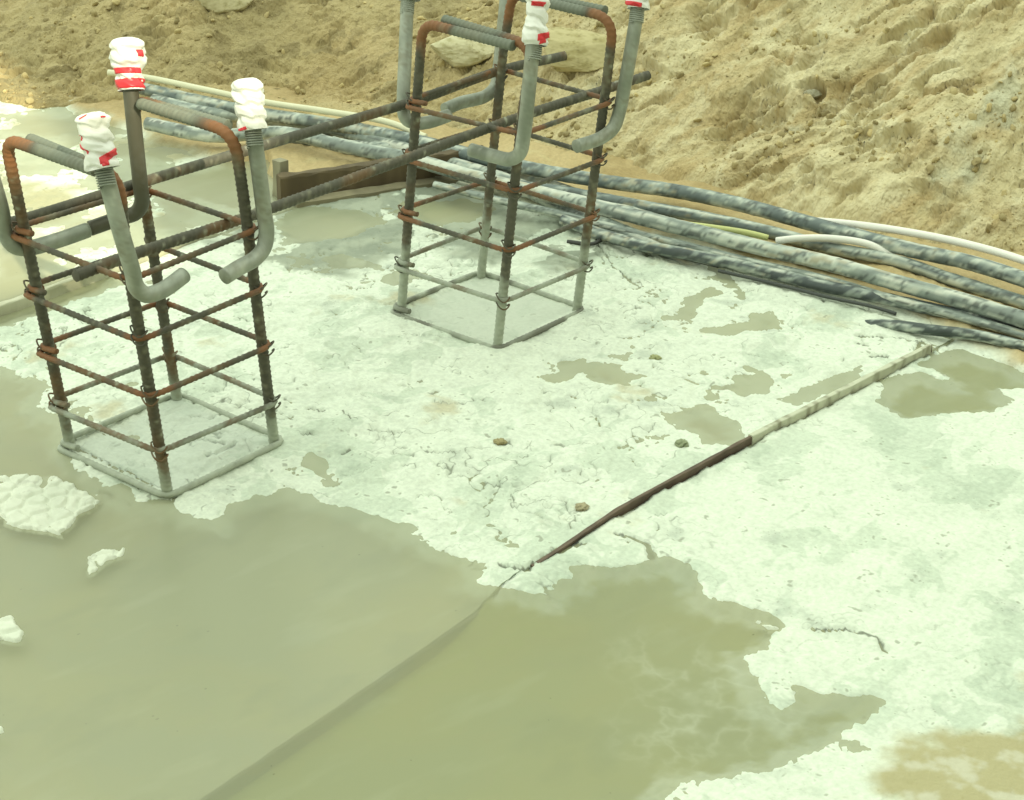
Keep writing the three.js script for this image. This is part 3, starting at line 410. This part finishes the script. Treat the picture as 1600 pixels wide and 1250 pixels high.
// ---------------------------------------------------------------- hoses and pipes along the foot of the bank
const hoseMat = new THREE.MeshStandardMaterial({ vertexColors: true, roughness: 0.55 });
function hose(name, label, category, r, pts, look, group) {
  const p0 = pts[0], col = (x, y, z, s, f) => {
    const k = p0[0] * 57 + p0[2] * 91, fs = 0.6 + 0.9 * (Math.abs(k * 3.7) % 1), ca = Math.cos(f), sa = Math.sin(f), a = n3(s * 13 * fs + k, ca * 1.1, sa * 1.1 + k), b = n3(s * 46 * fs + k, ca * 2.6, sa * 2.6), c = n2(s * 3.1 + k, k), d = n3(s * 130 + k, ca * 5, sa * 5);
    let q = look.base; const m = a * 1.5 + b * 1.2 + c * 0.7;
    q = mix3(q, [0.27, 0.31, 0.275], ss(-0.05 - look.lime, 0.30 - look.lime, m));                       // dried splashes, thin then caked
    q = mix3(q, [0.47, 0.51, 0.44], 0.9 * ss(0.42 - look.lime, 0.56 - look.lime, m + 0.4 * d));
    q = mix3(q, [0.60, 0.61, 0.52], 0.8 * ss(0.80 - look.lime, 0.92 - look.lime, m));
    q = mix3(q, [0.30, 0.25, 0.14], 0.6 * ss(0.30, 0.45, c * 0.9 + b * 0.8)); q = mix3(q, [0.055, 0.065, 0.06], 0.8 * ss(0.25, 0.36, d * 0.9 + n3(s * 22 + 5, ca * 1.5, sa * 1.5 + k)));
    const t = 1 + 0.2 * d; return look.clean ? look.base.map(v => v * (1 + 0.12 * a)) : [q[0] * t, q[1] * t, q[2] * t];
  };
  const path = spline(pts.map(p => p.map((v, i) => v - p0[i])), 0.005);
  const o = mesh(name, sweep(path, 14, (s, f, p) => r * (1 + (look.clean ? 0 : 0.07 * n3((p.x + p0[0]) * 60 + f, f * 1.3, (p.z + p0[2]) * 60))), col), hoseMat); o.position.set(...p0); return tag(o, label, category, group);
}
const HG = 'muddy hoses bundled along the foot of the bank', NAVY = [0.13, 0.16, 0.155], SLATE = [0.20, 0.23, 0.205];
hose('hose', 'topmost muddy blue-grey hose, lying against the sand bank', 'hose', 0.0135, [[1.073,0.050,-1.334],[1.107,0.045,-1.199],[1.136,0.045,-1.033],[1.182,0.045,-0.892],[1.217,0.045,-0.745],[1.238,0.045,-0.607],[1.237,0.047,-0.523],[1.248,0.050,-0.386],[1.286,0.050,-0.244],[1.334,0.050,-0.115],[1.359,0.050,0.013],[1.364,0.050,0.148],[1.369,0.050,0.278],[1.377,0.050,0.376],[1.392,0.050,0.479],[1.382,0.050,0.626],[1.37,0.045,0.9]], { base: NAVY, lime: 0.34 }, HG);
hose('hose', 'dark hose running second from the bank, below the topmost one', 'hose', 0.0115, [[1.144,0.030,-0.818],[1.169,0.030,-0.631],[1.180,0.030,-0.440],[1.233,0.030,-0.294],[1.272,0.030,-0.142],[1.303,0.030,-0.019],[1.324,0.030,0.108],[1.333,0.030,0.236],[1.357,0.030,0.351],[1.366,0.022,0.447],[1.365,0.018,0.637],[1.35,0.02,0.9]], { base: NAVY, lime: 0.28 }, HG);
hose('hose', 'pale lime-caked hose in the middle of the bundle, whitest of the long ones', 'hose', 0.0138, [[0.949,0.040,-1.156],[0.982,0.042,-1.000],[1.081,0.046,-0.899],[1.103,0.048,-0.742],[1.133,0.050,-0.597],[1.137,0.050,-0.501],[1.147,0.050,-0.349],[1.167,0.050,-0.212],[1.181,0.050,-0.076],[1.195,0.050,0.055],[1.208,0.050,0.181],[1.226,0.050,0.300],[1.233,0.048,0.420],[1.245,0.045,0.533],[1.249,0.042,0.691],[1.25,0.04,0.9]], { base: SLATE, lime: 0.58 }, HG);
hose('hose', 'dark wet hose lying lowest on the slab edge, nearest the cages', 'hose', 0.0108, [[1.136,0.022,-0.216],[1.126,0.022,-0.119],[1.131,0.022,-0.036],[1.155,0.022,0.058],[1.177,0.022,0.178],[1.192,0.022,0.299],[1.215,0.022,0.410],[1.235,0.022,0.519],[1.271,0.022,0.684],[1.29,0.02,0.9]], { base: [0.07, 0.085, 0.085], lime: 0.16 }, HG);
hose('hose', 'short black hose end beside the slab corner at the right edge', 'hose', 0.0092, [[1.150,-0.016,0.39],[1.153,0.004,0.44],[1.166,0.015,0.522],[1.196,0.017,0.599],[1.213,0.017,0.713],[1.24,0.016,0.9]], { base: [0.05, 0.065, 0.06], lime: 0.16 }, HG);
hose('hose', 'thick grey hose slanting across the bundle down onto the slab', 'hose', 0.0145, [[1.070,0.034,-1.280],[1.100,0.030,-1.132],[1.161,0.030,-1.022],[1.200,0.030,-0.880],[1.208,0.030,-0.742],[1.212,0.028,-0.570],[1.215,0.026,-0.416],[1.180,0.026,-0.252],[1.164,0.022,-0.118],[1.162,0.014,-0.03],[1.166,-0.006,0.05],[1.17,-0.02,0.09]], { base: SLATE, lime: 0.5 }, HG);
hose('hose', 'lime-white hose starting beside the wooden stake and passing behind the middle cage', 'hose', 0.0122, [[1.10,0.012,-0.98],[1.117,0.024,-0.902],[1.154,0.026,-0.792],[1.218,0.026,-0.676],[1.235,0.024,-0.545],[1.262,0.022,-0.399],[1.255,0.020,-0.223],[1.255,0.020,-0.067],[1.264,0.020,0.079],[1.285,0.018,0.25],[1.295,0.016,0.45],[1.30,0.016,0.9]], { base: SLATE, lime: 0.52 }, HG);
hose('hose', 'slim grey hose squeezed along the lower side of the palest hose', 'hose', 0.0075, [[1.098,0.03,-0.50],[1.118,0.030,-0.349],[1.142,0.029,-0.212],[1.159,0.028,-0.076],[1.174,0.028,0.055],[1.188,0.028,0.181],[1.206,0.028,0.300],[1.214,0.026,0.420],[1.228,0.024,0.533],[1.238,0.022,0.691],[1.24,0.02,0.9]], { base: SLATE, lime: 0.3 }, HG);
hose('hose', 'slim pale hose in the gap above the palest hose', 'hose', 0.008, [[1.175,0.03,-0.50],[1.19,0.034,-0.40],[1.205,0.034,-0.25],[1.225,0.034,-0.10],[1.243,0.032,0.05],[1.262,0.028,0.18],[1.268,0.026,0.32],[1.285,0.026,0.45],[1.30,0.026,0.62],[1.31,0.025,0.9]], { base: NAVY, lime: 0.5 }, HG);
hose('plastic_pipe', 'thin cream plastic pipe running behind the back bolt of the left cage', 'pipe', 0.0065, [[1.05,0.075,-1.40],[1.093,0.070,-1.318],[1.127,0.066,-1.183],[1.156,0.066,-1.017],[1.200,0.066,-0.88],[1.232,0.066,-0.745],[1.25,0.05,-0.66]], { base: [0.68, 0.66, 0.47], clean: 1 });
hose('plastic_pipe', 'thin clean white pipe above the topmost hose at the right edge', 'pipe', 0.007, [[1.372,0.040,0.11],[1.384,0.055,0.20],[1.402,0.064,0.30],[1.420,0.068,0.416],[1.430,0.066,0.509],[1.428,0.062,0.62],[1.42,0.06,0.9]], { base: [0.80, 0.78, 0.72], clean: 1 });
hose('plastic_pipe', 'short white pipe piece lying between the two upper hoses', 'pipe', 0.0065, [[1.285,0.035,0.150],[1.300,0.046,0.19],[1.328,0.050,0.237],[1.352,0.048,0.30],[1.366,0.030,0.345]], { base: [0.78, 0.77, 0.70], clean: 1 });
hose('plastic_pipe', 'short bright yellow-green pipe piece in the middle of the hose bundle', 'pipe', 0.0055, [[1.212,0.032,-0.06],[1.224,0.040,-0.02],[1.245,0.044,0.049],[1.272,0.040,0.10],[1.289,0.034,0.130]], { base: [0.52, 0.54, 0.22], clean: 1 });
hose('cable', 'thin black cable looping out of the hoses onto the slab', 'cable', 0.0036, [[1.085,0.008,-0.165],[1.098,0.012,-0.119],[1.126,0.015,-0.113],[1.146,0.015,-0.085],[1.146,0.015,-0.037],[1.150,0.014,0.031],[1.165,0.012,0.11]], { base: [0.035, 0.035, 0.03], clean: 1 });
hose('cable', 'thin dark cable along the slab edge below the lowest hose', 'cable', 0.003, [[1.150,0.011,0.12],[1.161,0.012,0.203],[1.168,0.013,0.27],[1.174,0.013,0.323],[1.190,0.013,0.40],[1.198,0.010,0.445]], { base: [0.05, 0.055, 0.05], clean: 1 });

// ---------------------------------------------------------------- timber
function woodGeo(len, h, w, bend, seedv, nL = 90, taper = 0) {                  // a worn board along x with slightly wandering edges
  const P = [], C = [], I = [], ring = [[-1, 0], [-1, 0.93], [-0.8, 1], [0.8, 1], [1, 0.93], [1, 0]];
  for (let i = 0; i <= nL; i++) { const x = len * i / nL; ring.forEach(([a, b], k) => { const y = b * h * (1 + 0.10 * n2(x * 30 + seedv, k)) * (taper ? mix(0.25, 1, ss(0, taper, x)) : 1) , z = a * w / 2 * (1 + 0.18 * n2(x * 22, seedv + k * 3)) + bend(x); P.push(x, y, z); }); }
  const n = ring.length; for (let i = 0; i < nL; i++) for (let k = 0; k < n; k++) { const a = i * n + k, b = i * n + (k + 1) % n; I.push(a, b, a + n, b, b + n, a + n); }
  for (const e of [0, nL]) for (let k = 1; k < n - 1; k++) e ? I.push(e * n, e * n + k + 1, e * n + k) : I.push(0, k, k + 1);
  let g = new THREE.BufferGeometry(); g.setAttribute('position', new THREE.Float32BufferAttribute(P, 3)); g.setIndex(I); g = g.toNonIndexed(); g.computeVertexNormals(); return g;
}
const tint = (g, fn) => { const p = g.attributes.position, c = []; for (let i = 0; i < p.count; i++) c.push(...fn(p.getX(i), p.getY(i), p.getZ(i))); g.setAttribute('color', new THREE.Float32BufferAttribute(c, 3)); return g; };
const woodMat = new THREE.MeshStandardMaterial({ vertexColors: true, roughness: 0.8 });
const woodTone = (q0, q1) => (x, y, z) => { const a = n2(x * 9, y * 160 + z * 160), b = n2(x * 60, y * 40 + z * 90); const q = mix3(q0, q1, ss(-0.4, 0.5, a + 0.5 * b)); return q; };
{
  const t = thing('formwork_board', 'thin formwork board edge dividing the slab from the slurry at the right, brown where bare', 'formwork board', [0.187, 0, 0.492]);
  const be = x => slabEdge(x + 0.187) - 0.492 + 0.0015;
  mesh('plank', tint(woodGeo(0.935, 0.0125, 0.0062, be, 1.2, 160, 0.22), woodTone([0.085, 0.060, 0.042], [0.16, 0.115, 0.08])), woodMat, t);
  const crustGeo = (x0, x1, h, w, off, sd) => { const g = woodGeo(x1 - x0, h, w, x => be(x + x0) + off, sd, 120); g.translate(x0, 0, 0); return tint(g, (x, y, z) => { const q = mix3([0.52, 0.53, 0.40], [0.27, 0.26, 0.18], ss(-0.05, 0.6, n2(x * 30, z * 200) + n2(x * 90, y * 100))); return q; }); };
  mesh('mortar_crust', crustGeo(0.475, 0.93, 0.0146, 0.0088, 0.0002, 4.1), woodMat, t);
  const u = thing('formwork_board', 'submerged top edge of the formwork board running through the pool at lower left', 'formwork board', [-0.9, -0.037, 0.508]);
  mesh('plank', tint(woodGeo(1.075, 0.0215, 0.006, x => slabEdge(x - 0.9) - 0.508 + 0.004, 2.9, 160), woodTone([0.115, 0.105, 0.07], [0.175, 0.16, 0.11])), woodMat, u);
  const l = thing('formwork_board', 'pale board edge along the far left side of the slab behind the left cage', 'formwork board', [-0.15, -0.01, -0.668]);
  mesh('plank', tint(woodGeo(0.84, 0.029, 0.012, x => 0.004 * n2(x * 3, 2), 3.3, 120), woodTone([0.52, 0.51, 0.38], [0.34, 0.33, 0.22])), woodMat, l);
  const f = thing('formwork_board', 'dark upright timber board behind the slab corner, sand heaped against it', 'formwork board', [0.89, -0.01, -0.71]);
  f.rotation.y = -0.42;
  mesh('plank', tint(woodGeo(0.43, 0.062, 0.022, x => 0.004 * n2(x * 6, 5), 6.1, 80), woodTone([0.085, 0.062, 0.032], [0.155, 0.115, 0.06])), woodMat, f);
  const b2 = tint(woodGeo(0.40, 0.02, 0.03, x => 0.003 * n2(x * 6, 8), 8.1, 60), woodTone([0.16, 0.14, 0.085], [0.26, 0.23, 0.14]));
  const g2 = mesh('batten', b2, woodMat, f); g2.position.set(0.02, 0, 0.03);
  const st = thing('wooden_stake', 'short weathered wooden stake beside the dark timber board', 'stake', [0.915, -0.03, -0.735]);
  const sg = woodGeo(0.10, 0.022, 0.022, x => 0.002 * n2(x * 30, 4), 5.5, 30); sg.translate(0, -0.011, 0); sg.rotateZ(Math.PI / 2 - 0.05); mesh('post', tint(sg, (x, y, z) => mix3([0.20, 0.18, 0.115], [0.32, 0.30, 0.20], ss(-0.4, 0.4, n2(x * 200 + z * 200, y * 14)))), woodMat, st);
}

// ---------------------------------------------------------------- stones, scum islands, clods
const stoneMat = new THREE.MeshStandardMaterial({ vertexColors: true, roughness: 0.9 });
function stone(label, [x, y, z], size, turn, sdv, tone) {
  let g = new THREE.IcosahedronGeometry(1, 24); g = mergeVertices((g.deleteAttribute('normal'), g.deleteAttribute('uv'), g)); const p = g.attributes.position, C = [];
  const cuts = []; for (let i = 0; i < 11; i++) { const a = rr(0, 6.28), b = rr(-0.6, 1); cuts.push([new THREE.Vector3(Math.cos(a) * Math.sqrt(1 - b * b), b, Math.sin(a) * Math.sqrt(1 - b * b)), rr(0.62, 0.85)]); }
  for (let i = 0; i < p.count; i++) {
    const v = new THREE.Vector3().fromBufferAttribute(p, i); v.multiplyScalar(1 + 0.16 * n3(v.x * 1.6 + sdv, v.y * 1.6, v.z * 1.6));
    for (const [nn, d] of cuts) { const e = v.dot(nn) - d; if (e > 0) v.addScaledVector(nn, -e * 0.94); }
    const ro = 0.02 * n3(v.x * 9 + sdv, v.y * 9, v.z * 9) + 0.011 * n3(v.x * 28, v.y * 28 + sdv, v.z * 28); v.multiplyScalar(1 + ro * 2);
    const a = n3(v.x * 4, v.y * 4 + sdv, v.z * 4), b = n3(v.x * 22, v.y * 22, v.z * 22 + sdv); let q = mix3(tone, [tone[0] * 0.66, tone[1] * 0.64, tone[2] * 0.5], ss(-0.1, 0.6, a + 0.5 * b)); q = mix3(q, [0.15, 0.12, 0.055], 0.6 * ss(0.4, 0.6, b + 0.3 * a)); C.push(...q);
    p.setXYZ(i, v.x * size[0], v.y * size[1], v.z * size[2]);
  }
  g.setAttribute('color', new THREE.Float32BufferAttribute(C, 3)); g.computeVertexNormals();
  const o = mesh('stone', g, stoneMat); o.position.set(x, y, z); o.rotation.set(0.05, turn, 0.1); return tag(o, label, 'stone', 'pale stones lying in the sand bank');
}
const STONES = [
  ['pale block of stone on the bank, behind the left bar of the middle cage', 1.60, -0.865, [0.055, 0.036, 0.080], 0.95, 1.1, [0.54, 0.50, 0.32], 0.012],
  ['flat stone at the top edge of the picture, upper left of the middle cage', 1.43, -1.475, [0.06, 0.045, 0.085], 0.8, 4.2, [0.46, 0.41, 0.24], 0.010],
  ['broad tan stone half buried in the bank, seen inside the top of the middle cage', 1.665, -0.60, [0.07, 0.045, 0.10], 0.7, 7.7, [0.47, 0.41, 0.22], 0.004],
  ['grey stone in a hollow of the bank, right of the middle cage', 1.735, -0.07, [0.013, 0.011, 0.020], 0.4, 2.6, [0.33, 0.31, 0.22], 0.006],
];
for (const [l, x, z, s, t, sv, tone, dy] of STONES) stone(l, [x, bankH(x, z) + dy, z], s, t, sv, tone);
{                                                                     // scum islands: thick curdled cement skin floating clear of the shore
  const isl = [
    ['large curdled island of white scum below the left cage', [[-0.159,-0.248],[-0.118,-0.216],[-0.065,-0.171],[-0.071,-0.108],[-0.057,-0.073],[-0.087,-0.047],[-0.112,-0.049],[-0.164,-0.024],[-0.175,-0.056],[-0.195,-0.092],[-0.178,-0.136],[-0.201,-0.189]]],
    ['small ragged scrap of white scum adrift below the large scum island', [[-0.169,0.039],[-0.150,0.051],[-0.126,0.063],[-0.143,0.074],[-0.168,0.073],[-0.199,0.079]]],
    ['white scrap of scum at the left edge of the picture, half way down the pool', [[-0.346,0.071],[-0.322,0.085],[-0.342,0.133],[-0.355,0.135],[-0.375,0.112]]],
    ['tiny white sliver of scum beside the shore at the right of the pool', [[0.272,0.777],[0.284,0.790],[0.279,0.810],[0.265,0.802]]],
    ['tiny white scrap of scum at the left edge near the bottom corner', [[-0.476,0.253],[-0.468,0.262],[-0.473,0.274],[-0.487,0.267]]],
  ];
  const m = new THREE.MeshStandardMaterial({ vertexColors: true, roughness: 0.8 });
  for (const [label, poly] of isl) {
    const xs = poly.map(p => p[0]), zs = poly.map(p => p[1]), cx = (Math.min(...xs) + Math.max(...xs)) / 2, cz = (Math.min(...zs) + Math.max(...zs)) / 2, st = 0.0022;
    const sd = (x, z) => sdPoly(poly, x + 0.008 * n2(x * 30, z * 30), z + 0.008 * n2(x * 30 + 9, z * 30)) + 0.006 * n2(x * 50, z * 50) + 0.003 * n2(x * 130, z * 130);
    const curd = (x, z) => { const f = 34, X = (x + 0.006 * n2(x * 60, z * 60)) * f, Z = (z + 0.006 * n2(x * 60 + 9, z * 60)) * f, I = Math.floor(X), J = Math.floor(Z); let d1 = 9, d2 = 9; for (let j = -1; j <= 1; j++) for (let i = -1; i <= 1; i++) { const d = Math.hypot(X - I - i - hash2(I + i, J + j, 11), Z - J - j - hash2(I + i, J + j, 12)); if (d < d1) { d2 = d1; d1 = d; } else if (d < d2) d2 = d; } return ss(0.0, 0.34, d2 - d1) * (0.75 + 0.35 * n2(x * 50, z * 50)); };
    const H = (x, z) => { const d = -sd(x, z); return -0.004 + ss(-0.002, 0.003, d) * (0.0042 + 0.0052 * curd(x, z) + 0.0008 * n2(x * 120, z * 120) - 0.0035 * ss(0.2, 0.4, n2(x * 22 + 7, z * 22))); };
    const gx = range(Math.min(...xs) - 0.02 - cx, Math.max(...xs) + 0.02 - cx, st), gz = range(Math.min(...zs) - 0.02 - cz, Math.max(...zs) + 0.02 - cz, st);
    const g = sheet(gx, gz, (x, z) => H(x + cx, z + cz), () => [0, 0], (x, z) => sd(x + cx, z + cz) < 0.0012);
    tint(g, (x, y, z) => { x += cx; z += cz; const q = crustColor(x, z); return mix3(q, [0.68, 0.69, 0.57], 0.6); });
    const o = mesh('scum_island', g, m); o.position.set(cx, 0, cz); tag(o, label, 'scum', 'islands of white scum floating in the pool');
  }
}
{                                                                     // loose clods and crumbs on the sand: nobody could count them
  const gs = []; for (let v = 0; v < 5; v++) { const g = mergeVertices((q => (q.deleteAttribute('normal'), q.deleteAttribute('uv'), q))(new THREE.IcosahedronGeometry(1, 2))); const p = g.attributes.position; for (let i = 0; i < p.count; i++) { const a = new THREE.Vector3().fromBufferAttribute(p, i), k = 1 + 0.5 * n3(a.x * 1.3 + v * 7, a.y * 1.3, a.z * 1.3) + 0.3 * n3(a.x * 4, a.y * 4 + v, a.z * 4); p.setXYZ(i, a.x * k, a.y * k * 0.75, a.z * k); } g.computeVertexNormals(); gs.push(g); }
  const m = new THREE.MeshStandardMaterial({ color: 0xffffff, roughness: 0.95 });
  gs.forEach((g, v) => {
    const n = 800, I = new THREE.InstancedMesh(g, m, n), M = new THREE.Matrix4(), Q = new THREE.Quaternion(), E = new THREE.Euler(); let k = 0, guard = 0;
    while (k < n && guard++ < 60000) {
      const z = rr(-2.3, 0.95), d = Math.pow(rnd(), 1.6) * 0.75, x = lerpPts(FOOT, z) - 0.03 + d;
      if (n2(x * 5, z * 5) + 0.4 * n2(x * 14, z * 14) < 0.02 + 0.5 * (rnd() - 0.5)) continue;
      const [px, y, pz] = bankAt(x, z); if (y < 0) continue; const s = 0.0016 + 0.0075 * Math.pow(rnd(), 6);
      E.set(rr(0, 6), rr(0, 6), rr(0, 6)); Q.setFromEuler(E); M.compose(new THREE.Vector3(px, y + s * 0.2, pz), Q, new THREE.Vector3(s, s * rr(0.6, 1), s)); I.setMatrixAt(k, M);
      const t = rr(0.65, 1.15), w = rnd() < 0.25 ? 1.2 : 1; I.setColorAt(k, new THREE.Color(0.42 * t * w, 0.34 * t * w, 0.165 * t * w)); k++;
    }
    I.count = k; I.name = numbered('sand_clods'); I.castShadow = I.receiveShadow = true; I.userData = { kind: 'stuff', label: 'loose crumbs and clods of sand on the bank', category: 'clods' }; scene.add(I);
  });
}
{                                                                     // a few lumps lying on the slab
  const lumps = [[0.416, 0.242, 0.0085, [0.30, 0.26, 0.13], 'small brown mud lump on the white slab, midway between both cages and pool'], [0.800, 0.240, 0.008, [0.30, 0.31, 0.15], 'small olive lump of mud on the slab right of the middle cage'], [0.592, 0.440, 0.009, [0.24, 0.27, 0.16], 'small grey-green pebble beside the formwork board'], [0.345, 0.448, 0.009, [0.33, 0.29, 0.18], 'small tan lump near the lower end of the formwork board']];
  for (const [x, z, s, c, l] of lumps) { const g = mergeVertices((q => (q.deleteAttribute('normal'), q.deleteAttribute('uv'), q))(new THREE.IcosahedronGeometry(1, 8))), p = g.attributes.position; for (let i = 0; i < p.count; i++) { const a = new THREE.Vector3().fromBufferAttribute(p, i), k = s * (1 + 0.55 * n3(a.x * 1.5 + x * 90, a.y * 1.5, a.z * 1.5) + 0.25 * n3(a.x * 5, a.y * 5 + z * 50, a.z * 5)); p.setXYZ(i, a.x * k, a.y * k * 0.5, a.z * k); } g.computeVertexNormals(); tint(g, (a, b, d) => c.map(v => v * (1 + 0.4 * n3(a * 300, b * 300, d * 300)))); const o = mesh('mud_lump', g, stoneMat); o.position.set(x, slabH(x, z) + s * 0.2, z); tag(o, l, 'mud lump'); }
}
camera.updateProjectionMatrix();
renderer.render(scene, camera);
